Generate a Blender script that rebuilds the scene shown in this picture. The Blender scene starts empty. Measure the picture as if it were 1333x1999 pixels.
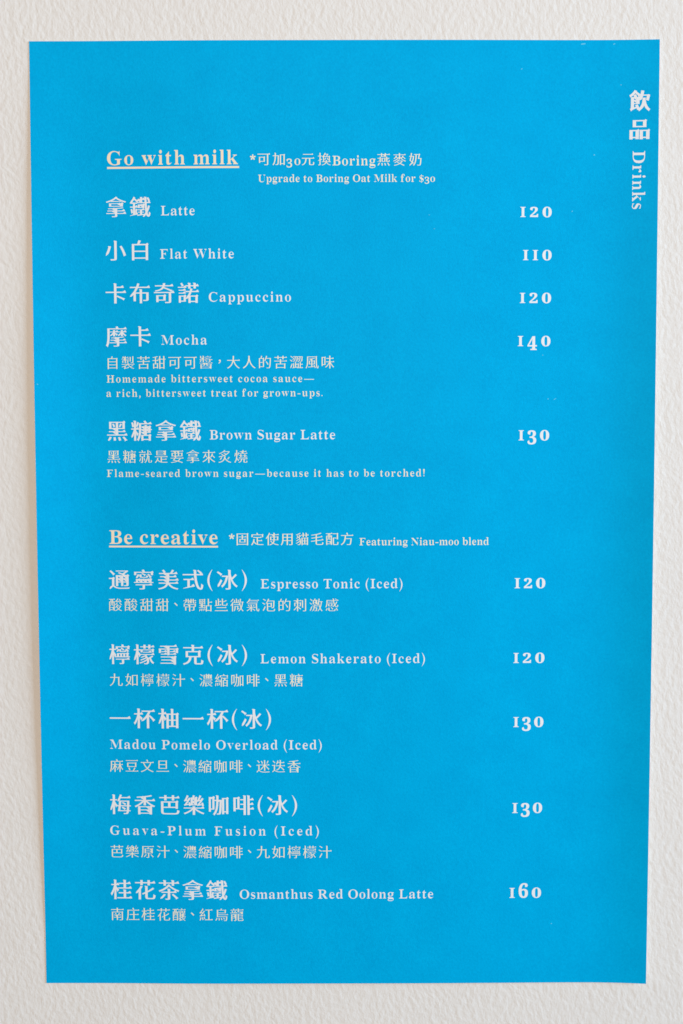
import bpy, math, random
import numpy as np
from mathutils import Vector, Matrix
from mathutils.geometry import delaunay_2d_cdt

S = bpy.context.scene
COL = S.collection
MM = 0.001

# ---------------------------------------------------------------- camera
cam_data = bpy.data.cameras.new('camera')
cam = bpy.data.objects.new('camera', cam_data)
COL.objects.link(cam)
cam_data.sensor_fit = 'VERTICAL'
cam_data.sensor_height = 36.0
cam_data.lens = 40.0
cam_data.clip_start = 0.01
cam_data.clip_end = 50.0
# the wall stands in the XZ plane (y = 0) and the room is on the -Y side
PITCH, ROLL = 3.563, -0.107
cam.location = (-0.00163, -0.54930, 0.03988)
cam.rotation_euler = (Matrix.Rotation(math.radians(90 - PITCH), 3, 'X') @ Matrix.Rotation(math.radians(ROLL), 3, 'Z')).to_euler()
S.camera = cam

# ---------------------------------------------------------------- light: a dim room, a cool window to the right, warm lamps in front
world = bpy.data.worlds.new('World')
S.world = world
world.use_nodes = True
bg = world.node_tree.nodes['Background']
bg.inputs['Color'].default_value = (1.0, 0.86, 0.72, 1)
bg.inputs['Strength'].default_value = 0.16

def area(name, loc, target, size, size_y, power, color):
    d = bpy.data.lights.new(name, 'AREA')
    d.shape = 'RECTANGLE'
    d.size, d.size_y, d.energy, d.color = size, size_y, power, color
    o = bpy.data.objects.new(name, d)
    COL.objects.link(o)
    o.location = loc
    o.rotation_euler = (Vector(target) - Vector(loc)).to_track_quat('-Z', 'Y').to_euler()
    return o

area('window_light', (3.0, -1.02, 0.5), (0.0, -1.02, 0.5), 1.85, 1.8, 168.0, (0.535, 0.765, 0.98))
area('ceiling_lamp', (0.05, -2.0, 0.45), (0.0, 0.0, 0.0), 0.9, 0.9, 23.4, (1.0, 0.815, 0.64))

vs = S.view_settings
vs.view_transform = 'Standard'
vs.look = 'None'
vs.exposure = 0.0
vs.gamma = 1.0
vs.use_curve_mapping = False
S.render.engine = 'CYCLES'
S.cycles.max_bounces = 6

# ---------------------------------------------------------------- helpers
def lin(r, g, b):
    f = lambda c: c / 12.92 if c <= 0.04045 else ((c + 0.055) / 1.055) ** 2.4
    return (f(r / 255), f(g / 255), f(b / 255), 1.0)

def new_mat(name):
    m = bpy.data.materials.new(name)
    m.use_nodes = True
    nt = m.node_tree
    return m, nt, nt.nodes['Principled BSDF']

def node(nt, kind, **kw):
    n = nt.nodes.new(kind)
    for k, v in kw.items():
        if k in n.inputs:
            n.inputs[k].default_value = v
        else:
            setattr(n, k, v)
    return n

def mesh_obj(name, verts, faces, mat, parent=None, smooth=True):
    me = bpy.data.meshes.new(name)
    me.from_pydata(verts, [], faces)
    me.materials.append(mat)
    if smooth:
        me.polygons.foreach_set('use_smooth', [True] * len(me.polygons))
    me.update()
    o = bpy.data.objects.new(name, me)
    COL.objects.link(o)
    if parent is not None:
        o.parent = parent
    return o

# ---------------------------------------------------------------- wall: rolled plaster under white paint
def wall_material():
    m, nt, b = new_mat('painted_plaster')
    L = nt.links.new
    tc = node(nt, 'ShaderNodeTexCoord')
    # roller stipple: short slanted strokes
    rot = node(nt, 'ShaderNodeMapping')
    rot.inputs['Rotation'].default_value = (0, math.radians(9), 0)
    L(tc.outputs['Object'], rot.inputs['Vector'])
    mp = node(nt, 'ShaderNodeMapping')
    mp.inputs['Scale'].default_value = (680, 680, 450)
    L(rot.outputs['Vector'], mp.inputs['Vector'])
    # warp so the strokes wander
    wn = node(nt, 'ShaderNodeTexNoise', Scale=45.0, Detail=2.0)
    L(tc.outputs['Object'], wn.inputs['Vector'])
    ws = node(nt, 'ShaderNodeVectorMath', operation='SCALE')
    ws.inputs['Scale'].default_value = 3.4
    L(wn.outputs['Color'], ws.inputs[0])
    wa = node(nt, 'ShaderNodeVectorMath', operation='ADD')
    L(mp.outputs['Vector'], wa.inputs[0]); L(ws.outputs['Vector'], wa.inputs[1])
    n1 = node(nt, 'ShaderNodeTexNoise', Scale=0.62, Detail=2.0, Roughness=0.45)
    L(wa.outputs['Vector'], n1.inputs['Vector'])
    n2 = node(nt, 'ShaderNodeTexNoise', Scale=230.0, Detail=3.0, Roughness=0.6)
    L(tc.outputs['Object'], n2.inputs['Vector'])
    n3 = node(nt, 'ShaderNodeTexNoise', Scale=900.0, Detail=2.0)
    L(tc.outputs['Object'], n3.inputs['Vector'])
    a = node(nt, 'ShaderNodeMath', operation='MULTIPLY_ADD')
    a.inputs[1].default_value = 0.32
    L(n2.outputs['Fac'], a.inputs[0]); L(n1.outputs['Fac'], a.inputs[2])
    a2 = node(nt, 'ShaderNodeMath', operation='MULTIPLY_ADD')
    a2.inputs[1].default_value = 0.10
    L(n3.outputs['Fac'], a2.inputs[0]); L(a.outputs[0], a2.inputs[2])
    bp = node(nt, 'ShaderNodeBump', Strength=WALL_BUMP, Distance=0.001)
    L(a2.outputs[0], bp.inputs['Height'])
    L(bp.outputs['Normal'], b.inputs['Normal'])
    # paint colour with faint cloudy unevenness
    c = node(nt, 'ShaderNodeTexNoise', Scale=22.0, Detail=3.0)
    L(tc.outputs['Object'], c.inputs['Vector'])
    cr = node(nt, 'ShaderNodeMix', data_type='RGBA')
    cr.inputs['A'].default_value = (0.795, 0.785, 0.778, 1)
    cr.inputs['B'].default_value = (0.845, 0.838, 0.832, 1)
    L(c.outputs['Fac'], cr.inputs['Factor'])
    L(cr.outputs['Result'], b.inputs['Base Color'])
    b.inputs['Roughness'].default_value = 0.62
    b.inputs['Specular IOR Level'].default_value = 0.3
    return m

WALL_BUMP = 0.31
w = 3.0
wall = mesh_obj('wall', [(-w, 0, -w), (w, 0, -w), (w, 0, w), (-w, 0, w),
                         (-w, .12, -w), (w, .12, -w), (w, .12, w), (-w, .12, w)],
                [(0, 1, 2, 3), (5, 4, 7, 6), (4, 0, 3, 7), (1, 5, 6, 2), (3, 2, 6, 7), (4, 5, 1, 0)], wall_material(), smooth=False)
wall['kind'] = 'structure'
wall['label'] = 'white painted wall with a rough rolled plaster texture behind the blue menu poster'
wall['category'] = 'wall'

# ---------------------------------------------------------------- poster: a printed sheet, its left and right edges lifting off the wall
PW, PH, THICK = 297.0, 456.5, 0.30          # millimetres

_us = np.linspace(-PW / 2, PW / 2, 900)
_step = lambda u, c, w: 1 / (1 + np.exp((u - c) / w))
def _integral(f):
    """lift (mm) gained from the middle of the sheet outwards by a slope f(u)"""
    y = f(_us)
    c = np.concatenate([[0], np.cumsum((y[1:] + y[:-1]) / 2 * np.diff(_us))])
    return c - np.interp(0.0, _us, c)
_curl_left = _integral(lambda u: -0.19 * _step(u, -127.0, 5.0))
_hollow = _integral(lambda u: 0.088 * np.exp(-((u + 97) / 30.0) ** 2))
_swell = _integral(lambda u: -0.055 * np.exp(-((u - 78) / 40.0) ** 2))
_curl_right = _integral(lambda u: 0.27 * _step(-u, -132.0, 6.5))

def lift(u, v):
    """distance of the sheet from the wall in mm: both long edges have come loose and curl forward"""
    u = np.asarray(u, float); v = np.asarray(v, float)
    t = np.clip((v + PH / 2) / PH, 0, 1)                 # 0 at the foot, 1 at the head
    arch = np.sin(np.pi * t) ** 0.8
    m_left = np.sin(np.pi * np.clip((t - 0.05) / 0.93, 0, 1)) ** 0.9
    m_right = 0.35 + 0.65 * np.sin(np.pi * np.clip(t * 0.86 + 0.14, 0, 1))
    g = lambda c: np.interp(u, _us, c)
    h = 1.6 + 2.5 * arch
    h = h + m_left * g(_curl_left) + (0.35 + 0.65 * arch) * (g(_hollow) + g(_swell)) + m_right * g(_curl_right)
    return 0.62 * np.maximum(h, 0.0) + 0.30

def on_sheet(u, v, off=0.0):
    """millimetres on the sheet -> metres in the scene"""
    d = lift(u, v)
    return np.stack([np.asarray(u) * MM, -(d + off) * MM, np.asarray(v) * MM], -1)

def sheet_material():
    m, nt, b = new_mat('cyan_printed_film')
    L = nt.links.new
    tc = node(nt, 'ShaderNodeTexCoord')
    fine = node(nt, 'ShaderNodeTexNoise', Scale=1500.0, Detail=2.0, Roughness=0.6)
    L(tc.outputs['Object'], fine.inputs['Vector'])
    orange = node(nt, 'ShaderNodeTexNoise', Scale=420.0, Detail=2.0)
    L(tc.outputs['Object'], orange.inputs['Vector'])
    ad = node(nt, 'ShaderNodeMath', operation='MULTIPLY_ADD')
    ad.inputs[1].default_value = 0.7
    L(orange.outputs['Fac'], ad.inputs[0]); L(fine.outputs['Fac'], ad.inputs[2])
    bp = node(nt, 'ShaderNodeBump', Strength=0.10, Distance=0.0006)
    L(ad.outputs[0], bp.inputs['Height'])
    L(bp.outputs['Normal'], b.inputs['Normal'])
    # the print: even cyan with the grain of the ink dots
    grain = node(nt, 'ShaderNodeTexNoise', Scale=900.0, Detail=3.0, Roughness=0.7)
    L(tc.outputs['Object'], grain.inputs['Vector'])
    mr = node(nt, 'ShaderNodeMapRange')
    mr.inputs['From Min'].default_value = 0.3; mr.inputs['From Max'].default_value = 0.7
    L(grain.outputs['Fac'], mr.inputs['Value'])
    mx = node(nt, 'ShaderNodeMix', data_type='RGBA')
    mx.inputs['A'].default_value = (0.0, 0.385, 0.785, 1)
    mx.inputs['B'].default_value = (0.0, 0.490, 0.930, 1)
    # cloudy unevenness of the ink coverage
    cloud = node(nt, 'ShaderNodeTexNoise', Scale=48.0, Detail=4.0, Roughness=0.65)
    L(tc.outputs['Object'], cloud.inputs['Vector'])
    cm = node(nt, 'ShaderNodeMath', operation='MULTIPLY_ADD')
    cm.inputs[1].default_value = 0.9
    L(cloud.outputs['Fac'], cm.inputs[0])
    half = node(nt, 'ShaderNodeMath', operation='MULTIPLY_ADD')
    half.inputs[1].default_value = 0.6; half.inputs[2].default_value = -0.25
    L(mr.outputs['Result'], half.inputs[0]); L(half.outputs[0], cm.inputs[2])
    L(cm.outputs[0], mx.inputs['Factor'])
    L(mx.outputs['Result'], b.inputs['Base Color'])
    b.inputs['Roughness'].default_value = 0.48
    b.inputs['Specular IOR Level'].default_value = 0.015
    return m

def ink(name, color):
    m, nt, b = new_mat(name)
    tc = node(nt, 'ShaderNodeTexCoord')
    g = node(nt, 'ShaderNodeTexNoise', Scale=1400.0, Detail=3.0, Roughness=0.7)
    nt.links.new(tc.outputs['Object'], g.inputs['Vector'])
    mx = node(nt, 'ShaderNodeMix', data_type='RGBA')
    mx.inputs['A'].default_value = tuple(c * 0.93 for c in color) + (1,)
    mx.inputs['B'].default_value = tuple(min(1, c * 1.05) for c in color) + (1,)
    nt.links.new(g.outputs['Fac'], mx.inputs['Factor'])
    nt.links.new(mx.outputs['Result'], b.inputs['Base Color'])
    b.inputs['Roughness'].default_value = 0.55
    b.inputs['Specular IOR Level'].default_value = 0.15
    return m

SHEET = sheet_material()
PAPER, _, pb = new_mat('white_paper_core')
pb.inputs['Base Color'].default_value = (0.78, 0.76, 0.72, 1)
pb.inputs['Roughness'].default_value = 0.8
WHITE = ink('white_ink', (0.87, 0.91, 1.0))
CREAM = ink('cream_ink', (0.91, 0.89, 0.75))
PEACH = ink('peach_ink', (0.98, 0.83, 0.64))
MARK, _, mb = new_mat('pale_scuff')
mb.inputs['Base Color'].default_value = (0.10, 0.58, 0.90, 1)
mb.inputs['Roughness'].default_value = 0.7

poster = bpy.data.objects.new('menu_poster', None)
poster.empty_display_size = 0.05
COL.objects.link(poster)
poster['label'] = 'bright blue drinks menu poster with white and cream lettering, stuck on the white wall'
poster['category'] = 'poster'

# the sheet itself, front, back and cut edges
nu, nv = 240, 100
us = np.linspace(-PW / 2, PW / 2, nu); vv = np.linspace(-PH / 2, PH / 2, nv)
U, V = np.meshgrid(us, vv)
front = on_sheet(U, V).reshape(-1, 3)
back = on_sheet(U, V, -THICK).reshape(-1, 3)
N = nu * nv
faces, core = [], []
for j in range(nv - 1):
    for i in range(nu - 1):
        a = j * nu + i
        faces.append((a, a + 1, a + nu + 1, a + nu))
nfront = len(faces)
for j in range(nv - 1):
    for i in range(nu - 1):
        a = N + j * nu + i
        faces.append((a, a + nu, a + nu + 1, a + 1))
rim = [i for i in range(nu)] + [j * nu + nu - 1 for j in range(1, nv)] + \
      [(nv - 1) * nu + i for i in range(nu - 2, -1, -1)] + [j * nu for j in range(nv - 2, 0, -1)]
# the cut edge has its own vertices, so that it stays crisp
M = len(rim)
verts = [tuple(p) for p in front] + [tuple(p) for p in back] + [tuple(front[i]) for i in rim] + [tuple(back[i]) for i in rim]
for k in range(M):
    a, b2 = 2 * N + k, 2 * N + (k + 1) % M
    faces.append((b2, a, a + M, b2 + M))
sheet = mesh_obj('sheet', verts, faces, SHEET, poster)
sheet.data.materials.append(PAPER)
for p in sheet.data.polygons[nfront:]:
    p.material_index = 1
for p in sheet.data.polygons[nfront + (nu - 1) * (nv - 1):]:
    p.use_smooth = False

# ---------------------------------------------------------------- lettering
# Blender's own built-in text outlines are reshaped into a bold Ming face (thin horizontals, heavy
# verticals, triangular serifs) for the Chinese and an old-style serif for the Latin.
_raw = {}
def raw_outline(ch):
    """closed polygons of a built-in glyph, in ems"""
    if ch in _raw:
        return _raw[ch]
    c = bpy.data.curves.new('glyph', 'FONT')
    c.body = ch
    c.size = 1
    o = bpy.data.objects.new('glyph', c)
    COL.objects.link(o)
    dg = bpy.context.evaluated_depsgraph_get()
    cu = o.evaluated_get(dg).to_curve(dg)
    polys = []
    for s in cu.splines:
        bp = s.bezier_points
        pts = []
        for k in range(len(bp)):
            p, q = bp[k], bp[(k + 1) % len(bp)]
            a, b1, b2, d = (np.array(x[:2]) for x in (p.co, p.handle_right, q.handle_left, q.co))
            if np.hypot(*(d - a)) < 1e-5:
                continue
            cr = lambda x, y: x[0] * y[1] - x[1] * y[0]
            flat = max(abs(cr(b1 - a, d - a)), abs(cr(b2 - a, d - a))) / np.hypot(*(d - a)) < 0.003
            for t in ([0.0] if flat else np.linspace(0, 1, 5)[:-1]):
                pts.append(a * (1 - t) ** 3 + 3 * b1 * t * (1 - t) ** 2 + 3 * b2 * t * t * (1 - t) + d * t ** 3)
        if len(pts) >= 3:
            polys.append(np.array(pts))
    bpy.data.objects.remove(o)
    bpy.data.curves.remove(c)
    if sum(area2(p) for p in polys) < 0:
        polys = [p[::-1] for p in polys]
    _raw[ch] = polys
    return polys

def area2(p):
    x, y = p[:, 0], p[:, 1]
    return float(np.sum(x * np.roll(y, -1) - y * np.roll(x, -1)))

def offset(poly, ax, ay):
    """move every edge outward by ax*|nx| + ay*|ny| (mitred)"""
    n = len(poly)
    e = np.roll(poly, -1, 0) - poly
    L = np.hypot(e[:, 0], e[:, 1])[:, None]
    t = e / np.maximum(L, 1e-9)
    nr = np.stack([t[:, 1], -t[:, 0]], 1)
    d = ax * np.abs(nr[:, 0]) + ay * np.abs(nr[:, 1])
    out = np.empty_like(poly)
    lim = 2.2 * max(abs(ax), abs(ay), 1e-6)
    for i in range(n):
        n1, n2, d1, d2 = nr[i - 1], nr[i], d[i - 1], d[i]
        det = n1[0] * n2[1] - n1[1] * n2[0]
        if abs(det) < 0.15:
            m = (n1 * d1 + n2 * d2) / 2
        else:
            m = np.array([d1 * n2[1] - d2 * n1[1], n1[0] * d2 - n2[0] * d1]) / det
        l = np.hypot(*m)
        out[i] = poly[i] + (m * lim / l if l > lim else m)
    return out

def ming(ch, ax, ay, sf):
    """bold Ming look: ax thickens uprights, ay thins horizontals, sf scales the serifs"""
    res = []
    for poly in raw_outline(ch):
        n = len(poly)
        off = offset(poly, ax, ay)
        e = np.roll(poly, -1, 0) - poly
        L = np.hypot(e[:, 0], e[:, 1])
        t = e / np.maximum(L, 1e-9)[:, None]
        tri = []
        for i in range(n):
            a, b, pr, nx = i, (i + 1) % n, i - 1, (i + 1) % n
            if 0.03 < L[i] < 0.105 and np.dot(t[pr], t[nx]) < -0.55 and min(L[pr], L[nx]) > 0.02:
                # the free end of a stroke; the stroke runs out along t[pr]
                d = t[pr] - t[nx]
                d = d / max(np.hypot(*d), 1e-9)
                if d[0] > 0.97 and L[pr] > 0.1 and L[nx] > 0.1:      # horizontal, right end
                    x = max(off[a][0], off[b][0]); yt = max(off[a][1], off[b][1]); yb = min(off[a][1], off[b][1])
                    tri.append([(x - 0.15 * sf, yt - 0.004), (x, yb), (x + 0.015, yb + 0.01), (x - 0.035 * sf, yt + 0.062 * sf)])
                elif d[1] > 0.97 and L[pr] > 0.1 and L[nx] > 0.1:    # upright, head
                    xl = min(off[a][0], off[b][0]); xr = max(off[a][0], off[b][0]); y = off[a][1]
                    tri.append([(xl - 0.03 * sf, y), (xl + 0.01, y - 0.05 * sf), (xr, y - 0.02), (xr + 0.012 * sf, y - 0.012), (xl + 0.02, y + 0.016 * sf)])
                elif d[1] < -0.2 and d[0] < -0.25:                   # left-falling stroke thins out
                    m = (off[a] + off[b]) / 2
                    off[a] = m + (off[a] - m) * 0.3; off[b] = m + (off[b] - m) * 0.3
                elif d[1] < -0.2 and d[0] > 0.35:                    # right-falling stroke swells
                    m = (off[a] + off[b]) / 2
                    off[a] = m + (off[a] - m) * 1.45; off[b] = m + (off[b] - m) * 1.45
            # upper right corner of a box
            if t[pr][1] > 0.97 and t[i][0] < -0.97 and L[pr] > 0.1 and L[i] > 0.1:
                x, y = off[i]
                tri.append([(x - 0.11 * sf, y - 0.003), (x - 0.01, y - 0.06), (x + 0.028 * sf, y - 0.012 * sf), (x - 0.03 * sf, y + 0.046 * sf)])
        res.append(off)
        for q in tri:
            q = np.array(q)
            res.append(q if area2(q) > 0 else q[::-1])
    return res

CAP, XH = 0.678, 0.461                      # of the built-in serif
LCAP, LXH = 0.656, 0.452                    # of the face on the poster
BOLD_UP, BOLD_LO, BOLD_DG = 0x1D400, 0x1D41A, 0x1D7CE

def ellipse(cx, cy, rx, ry, n=20, rev=False):
    a = np.linspace(0, 2 * np.pi, n, endpoint=False)
    p = np.stack([cx + rx * np.cos(a), cy + ry * np.sin(a)], 1)
    return p[::-1] if rev else p

def ccw(pts):
    p = np.array(pts, float)
    return p if area2(p) > 0 else p[::-1]

def latin(ch, wx, wy, sx):
    """outlines of one Latin sign in ems, baseline at 0"""
    dot = 0.062 + wx * 0.6
    if ch == ' ':
        return []
    if ch == '.':
        return [ellipse(0.09, 0.055, dot, dot)]
    if ch == ',':
        return [ellipse(0.09, 0.055, dot, dot), ccw([(0.05, 0.0), (0.145, 0.09), (0.165, 0.02), (0.14, -0.08), (0.05, -0.17), (0.02, -0.15), (0.075, -0.07)])]
    if ch == '!':
        return [ellipse(0.09, 0.055, dot, dot), ccw([(0.065, 0.19), (0.115, 0.19), (0.165, 0.62), (0.15, 0.68), (0.09, 0.70), (0.03, 0.68), (0.015, 0.62)])]
    if ch == '-':
        return [ccw([(0.03, 0.185), (0.30, 0.185), (0.30, 0.262), (0.03, 0.262)])]
    if ch == '—':
        return [ccw([(0.0, 0.205), (0.92, 0.205), (0.92, 0.268), (0.0, 0.268)])]
    if ch in '()':
        a = np.linspace(-1, 1, 15)
        o = np.stack([0.05 + 0.215 * a ** 2, 0.25 + 0.50 * a], 1)
        i = np.stack([0.145 + 0.140 * a ** 2, 0.25 + 0.50 * a], 1)[::-1]
        p = np.concatenate([o, i])
        if ch == ')':
            p[:, 0] = 0.33 - p[:, 0]
        return [ccw(p)]
    if ch == '*':
        r = []
        for k in range(5):
            c, s = math.cos(k * 2 * math.pi / 5 + math.pi / 2), math.sin(k * 2 * math.pi / 5 + math.pi / 2)
            pts = [(0.0, -0.015), (0.12, -0.052), (0.19, -0.046), (0.215, 0.0), (0.19, 0.046), (0.12, 0.052), (0.0, 0.015)]
            r.append(ccw([(0.22 + x * c - y * s, 0.50 + x * s + y * c) for x, y in pts]))
        return r
    if ch == '$':
        p = [q * np.array([0.86, 0.86]) for q in latin('S', wx, wy, sx)]
        xs = np.concatenate(p)[:, 0]
        m = (xs.min() + xs.max()) / 2
        return p + [ccw([(m - 0.024, -0.09), (m + 0.024, -0.09), (m + 0.024, 0.66), (m - 0.024, 0.66)])]
    if ch.isdigit():                         # old-style figures
        if ch == '1':
            p = raw_outline(chr(BOLD_UP + 8))
            fx, fy, dy = 0.68, LXH / CAP, 0
        elif ch == '0':
            p = raw_outline(chr(BOLD_LO + 14))
            fx, fy, dy = 0.93, LXH / XH, 0
        elif ch == '2':
            p = raw_outline(chr(BOLD_DG + 2))
            fx, fy, dy = 0.76, LXH / 0.724 * 1.01, 0
        elif ch == '6':
            p = raw_outline(chr(BOLD_DG + 6))
            fx, fy, dy = 0.86, 0.67 / 0.724, 0
        else:
            p = raw_outline(chr(BOLD_DG + int(ch)))
            fx, fy, dy = 0.80, 0.63 / 0.724, LXH - 0.63
        k = np.array([fx * sx / 0.88, fy])
        return [offset(q * k + np.array([0, dy]), wx, wy * 0.6) for q in p]
    if ch.isupper():
        p = raw_outline(chr(BOLD_UP + ord(ch) - 65))
        return [offset(q * np.array([sx, LCAP / CAP]), wx, wy) for q in p]
    p = raw_outline(chr(BOLD_LO + ord(ch) - 97))
    r = []
    for q in p:
        q = q.copy()
        y = q[:, 1]
        q[:, 1] = np.where(y < 0, y * 0.94, np.where(y < XH, y * LXH / XH, LXH + (y - XH) * (0.690 - LXH) / (0.678 - XH)))
        q[:, 0] *= sx
        r.append(offset(q, wx, wy))
    return r

def fill(polys):
    """triangles of the union of the outlines (non-zero winding)"""
    pts, edges = [], []
    for p in polys:
        s = len(pts)
        pts += [Vector((float(x), float(y))) for x, y in p]
        edges += [(s + i, s + (i + 1) % len(p)) for i in range(len(p))]
    v, _, f, _, _, _ = delaunay_2d_cdt(pts, edges, [], 0, 1e-5)
    v = np.array([tuple(q) for q in v])
    f = [t for t in f if len(t) == 3]
    if not f:
        return v, []
    c = v[np.array(f)].mean(1)
    wn = np.zeros(len(c), int)
    for p in polys:
        q = np.roll(p, -1, 0)
        for (x0, y0), (x1, y1) in zip(p, q):
            up = (y0 <= c[:, 1]) & (y1 > c[:, 1])
            dn = (y0 > c[:, 1]) & (y1 <= c[:, 1])
            side = (x1 - x0) * (c[:, 1] - y0) - (c[:, 0] - x0) * (y1 - y0)
            wn += (up & (side > 0)).astype(int) - (dn & (side < 0)).astype(int)
    return v, [t for t, k in zip(f, wn) if k > 0]

#        kind    ink    thickening (x, y), serif size / latin x scale
STYLE = {
    'name':    (WHITE, 0.017, -0.009, 1.0),
    'desc':    (CREAM, 0.004, -0.013, 0.7),
    'notecjk': (CREAM, 0.008, -0.012, 0.8),
    'title':   (WHITE, 0.040, -0.008, 0.9),
    'head':    (PEACH, -0.012, 0.007, 1.06),
    'eng':     (WHITE, -0.019, 0.009, 1.04),
    'note':    (CREAM, -0.018, 0.009, 1.02),
    'edesc':   (CREAM, -0.019, 0.009, 1.03),
    'price':   (WHITE, 0.006, 0.007, 0.88),
}
_tri = {}
def glyph(ch, style):
    """(vertices, triangles, left bearing, advance) in ems"""
    key = (ch, style)
    if key not in _tri:
        _, wx, wy, k = STYLE[style]
        if ord(ch) > 0x2E80 or ch in '，、':
            if ch in '，、':
                polys = [p + np.array([0.36 - (p[:, 0].min() + p[:, 0].max()) / 2, 0.43 - (p[:, 1].min() + p[:, 1].max()) / 2]) for p in (offset(q * 0.8, 0.008, 0.0) for q in raw_outline(ch))]
            else:
                polys = ming(ch, wx, wy, k)
            v, f = fill(polys)
            _tri[key] = (v, f, 0.0, 0.72 if ch in '，、' else 1.0)
        elif ch == ' ':
            _tri[key] = (np.zeros((0, 2)), [], 0.0, 0.24)
        else:
            polys = latin(ch, wx, wy, k)
            if style in ('name',) and ch in '()':
                polys = [p * np.array([1.0, 0.98]) + np.array([0.02, 0.11]) for p in polys]
            v, f = fill(polys)
            sb = 0.022 if ch in 'vwyAVWTk' else 0.038
            if ch in '.,-!':
                sb = 0.045
            v = v - np.array([v[:, 0].min(), 0])
            _tri[key] = (v + np.array([sb, 0]), f, 0.0, v[:, 0].max() + 2 * sb)
    return _tri[key]

def lay_out(text, style, size, x0, x1):
    """glyph triangles of one run, its ink fitted between x0 and x1 (mm) by letter-spacing"""
    gl = [glyph(c, style) for c in text]
    first = gl[0][0][:, 0].min() * size
    last = gl[-1][0][:, 0].max() * size
    adv = sum(g[3] for g in gl[:-1]) * size
    track = (x1 - x0 - (adv - first + last)) / max(1, len(gl) - 1)
    x = x0 - first
    V2, F2 = [], []
    for v, f, _, a in gl:
        s = sum(len(q) for q in V2)
        if len(v):
            V2.append(v * size + np.array([x, 0]))
            F2 += [tuple(s + i for i in t) for t in f]
        x += a * size + track
    return np.concatenate(V2), F2, track / size

def printed(name, pts, tris, mat, parent=poster, off=0.035):
    return mesh_obj(name, [tuple(p) for p in on_sheet(pts[:, 0], pts[:, 1], off)], tris, mat, parent)

def size_of(style, measure):
    if style in ('name', 'desc', 'notecjk', 'title'):
        return measure                       # em square
    if style == 'price':
        return 0.97 * measure / LXH              # figures stand at x-height
    return measure / (LCAP + 0.03)                 # capital height

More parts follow.
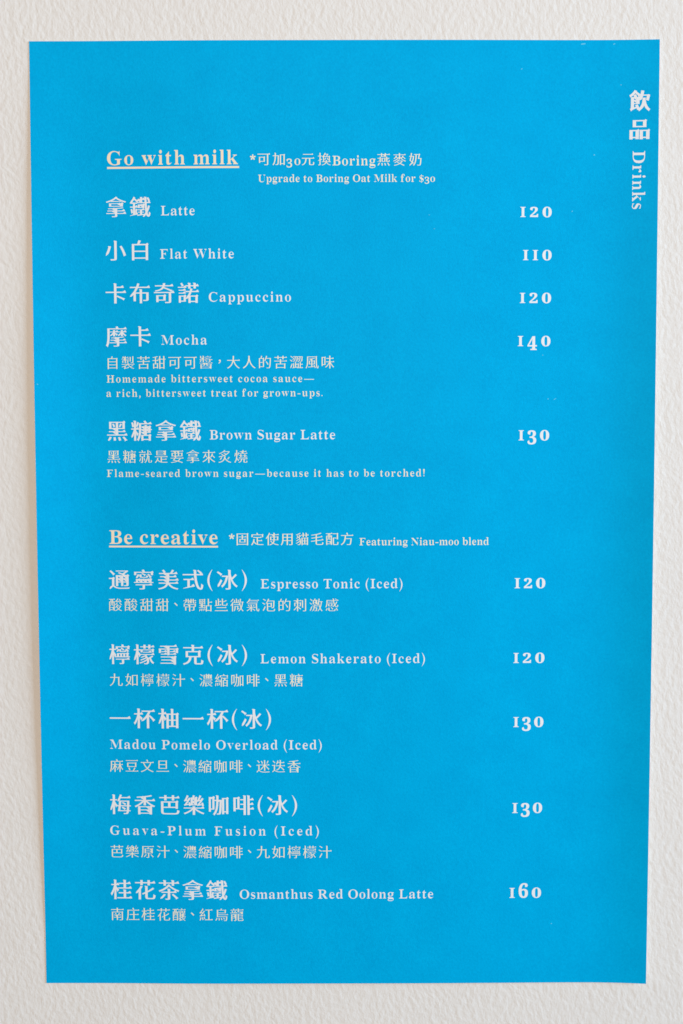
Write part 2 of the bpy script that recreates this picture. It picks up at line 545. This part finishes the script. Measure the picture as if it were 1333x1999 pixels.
#  words, style, part name, left mm, right mm, baseline mm, size mm
RUNS = [
    ('Go with milk', 'head', 'section_heading', -112.47, -50.36, 170.77, 6.58),
    ('*', 'note', 'note', -44.63, -41.81, 170.62, 4.53),
    ('可加', 'notecjk', 'note', -41.01, -28.03, 170.65, 6.44),
    ('30', 'note', 'note', -27.35, -20.75, 170.32, 4.41),
    ('元換', 'notecjk', 'note', -20.07, -6.43, 170.54, 6.44),
    ('Boring', 'note', 'note', -5.61, 14.68, 170.12, 4.53),
    ('燕麥奶', 'notecjk', 'note', 15.61, 36.48, 170.36, 6.44),
    ('Upgrade to Boring Oat Milk for $30', 'note', 'note', -40.78, 42.93, 162.39, 3.49),
    ('拿鐵', 'name', 'drink_name', -113.33, -91.96, 147.10, 10.30),
    ('Latte', 'eng', 'english_name', -87.07, -70.98, 147.03, 4.51),
    ('120', 'price', 'price', 83.55, 98.52, 146.02, 4.80),
    ('小白', 'name', 'drink_name', -113.70, -93.14, 126.73, 10.35),
    ('Flat White', 'eng', 'english_name', -87.67, -52.52, 126.71, 4.53),
    ('110', 'price', 'price', 85.00, 98.66, 125.77, 4.82),
    ('卡布奇諾', 'name', 'drink_name', -114.05, -69.28, 106.46, 10.40),
    ('Cappuccino', 'eng', 'english_name', -64.61, -25.51, 106.34, 4.55),
    ('120', 'price', 'price', 83.62, 98.61, 105.55, 4.84),
    ('摩卡', 'name', 'drink_name', -114.23, -92.56, 86.04, 10.45),
    ('Mocha', 'eng', 'english_name', -87.51, -65.70, 86.09, 4.55),
    ('140', 'price', 'price', 82.80, 98.49, 85.11, 4.86),
    ('自製苦甜可可醬，大人的苦澀風味', 'desc', 'description', -113.58, -4.95, 75.04, 6.70),
    ('Homemade bittersweet cocoa sauce—', 'edesc', 'english_description', -114.15, -14.67, 68.19, 3.49),
    ('a rich, bittersweet treat for grown-ups.', 'edesc', 'english_description', -114.35, -10.59, 61.37, 3.50),
    ('黑糖拿鐵', 'name', 'drink_name', -114.33, -68.90, 41.02, 10.51),
    ('Brown Sugar Latte', 'eng', 'english_name', -64.74, -4.61, 40.86, 4.57),
    ('130', 'price', 'price', 83.47, 98.30, 40.13, 4.91),
    ('黑糖就是要拿來炙燒', 'desc', 'description', -114.34, -46.69, 30.09, 6.75),
    ('Flame-seared brown sugar—because it has to be torched!', 'edesc', 'english_description', -114.67, 38.37, 22.93, 3.50),
    ('Be creative', 'head', 'section_heading', -113.91, -61.38, -9.50, 6.81),
    ('*', 'note', 'note', -55.93, -53.33, -9.24, 4.60),
    ('固定使用貓毛配方', 'notecjk', 'note', -52.22, 4.02, -9.64, 6.61),
    ('Featuring Niau-moo blend', 'note', 'note', 6.99, 69.42, -10.21, 3.60),
    ('通寧美式(冰)', 'name', 'drink_name', -114.47, -47.41, -30.88, 10.56),
    ('Espresso Tonic (Iced)', 'eng', 'english_name', -40.73, 27.78, -31.01, 4.54),
    ('120', 'price', 'price', 82.16, 97.09, -31.34, 4.94),
    ('酸酸甜甜、帶點些微氣泡的刺激感', 'desc', 'description', -114.63, -3.23, -41.77, 6.81),
    ('檸檬雪克(冰)', 'name', 'drink_name', -114.75, -47.62, -67.55, 10.64),
    ('Lemon Shakerato (Iced)', 'eng', 'english_name', -41.04, 38.73, -67.60, 4.58),
    ('120', 'price', 'price', 81.84, 97.02, -67.94, 4.96),
    ('九如檸檬汁、濃縮咖啡、黑糖', 'desc', 'description', -114.77, -20.58, -78.58, 6.81),
    ('一杯柚一杯(冰)', 'name', 'drink_name', -115.09, -36.16, -99.12, 10.69),
    ('130', 'price', 'price', 82.05, 96.81, -99.57, 4.99),
    ('Madou Pomelo Overload (Iced)', 'eng', 'english_name', -115.07, -11.49, -110.11, 4.60),
    ('麻豆文旦、濃縮咖啡、迷迭香', 'desc', 'description', -115.34, -21.88, -121.18, 6.88),
    ('梅香芭樂咖啡(冰)', 'name', 'drink_name', -115.46, -23.66, -142.01, 10.75),
    ('130', 'price', 'price', 81.87, 96.58, -142.36, 5.02),
    ('Guava-Plum Fusion (Iced)', 'eng', 'english_name', -115.65, -13.05, -153.04, 4.62),
    ('芭樂原汁、濃縮咖啡、九如檸檬汁', 'desc', 'description', -115.56, -6.76, -164.05, 6.89),
    ('桂花茶拿鐵', 'name', 'drink_name', -115.86, -58.15, -184.80, 10.82),
    ('Osmanthus Red Oolong Latte', 'eng', 'english_name', -52.11, 43.18, -184.89, 4.63),
    ('160', 'price', 'price', 80.77, 96.46, -185.03, 5.07),
    ('南庄桂花釀、紅烏龍', 'desc', 'description', -115.81, -50.30, -195.73, 6.94),
]
headings = []
for text, style, part, x0, x1, base, meas in RUNS:
    pts, tris, tr = lay_out(text, style, size_of(style, meas), x0, x1)
    o = printed(part, pts + np.array([0, base]), tris, STYLE[style][0])
    if part == 'section_heading':
        headings.append(o)
        o['label'] = 'peach underlined heading'

def strip(x0, x1, y0, y1, n=24):
    xs = np.linspace(x0, x1, n)
    p = np.array([(x, y0) for x in xs] + [(x, y1) for x in xs])
    return p, [(i, i + 1, n + i + 1, n + i) for i in range(n - 1)]

for o, (x0, x1, y1, y0) in zip(headings, [(-112.5, -49.75, 169.86, 168.92), (-114.17, -61.22, -10.38, -11.22)]):
    p, f = strip(x0, x1, y0, y1)
    printed('underline', p, f, PEACH, o)

# the title runs down the right edge: two characters upright, the English turned a quarter
pts_all, tris_all = [], []
for ch, (l, t, r, b) in zip('飲品', [(134.65, 205.0, 144.5, 195.1), (134.9, 191.45, 144.5, 182.1)]):
    v, f, _, _ = glyph(ch, 'title')
    lo, hi = v[[i for t3 in f for i in t3]].min(0), v[[i for t3 in f for i in t3]].max(0)
    q = (v - lo) / (hi - lo) * np.array([r - l, t - b]) + np.array([l, b])
    s = sum(len(a) for a in pts_all)
    pts_all.append(q); tris_all += [tuple(s + i for i in t3) for t3 in f]
printed('title', np.concatenate(pts_all), tris_all, WHITE)
v, f, _ = lay_out('Drinks', 'eng', 5.6 / LCAP, 0.0, 27.05)
printed('english_title', np.stack([136.63 + v[:, 1], 176.65 - v[:, 0]], 1), f, WHITE)

# small nicks, dust and scuffs on the film
rnd = random.Random(4)
def fleck(name, x, y, rx, ry, ang=0.0):
    n = 9
    p = [(0.0, 0.0)]
    for k in range(n):
        a = 2 * math.pi * k / n
        r = rnd.uniform(0.65, 1.15)
        px, py = rx * r * math.cos(a), ry * r * math.sin(a)
        p.append((px * math.cos(ang) - py * math.sin(ang), px * math.sin(ang) + py * math.cos(ang)))
    printed(name, np.array(p) + np.array([x, y]), [(0, 1 + k, 1 + (k + 1) % n) for k in range(n)], MARK, off=0.03)
for x, y, rx, ry, ang in [(101.68, -198.2, .42, .27, 0), (112.6, 226.5, 1.5, .35, 0.1), (127.3, 226.4, .55, .3, 0.3),
                          (100.9, 59.9, .9, .16, 0.5), (97.6, 59.9, .35, .28, 0), (83.73, 214.9, .5, .25, 0.4),
                          (40.2, 146.9, .3, .2, 0), (42.7, 140.4, .35, .2, 0), (94.9, 80.8, .3, .25, 0), (108.3, 148.7, .4, .25, 0.7),
                          (-147.0, 67.3, .5, .28, 0), (118.5, 175.0, .5, .4, 0), (130.7, 207.5, .35, .3, 0)]:
    fleck('scuff_mark', x, y, rx, ry, ang)
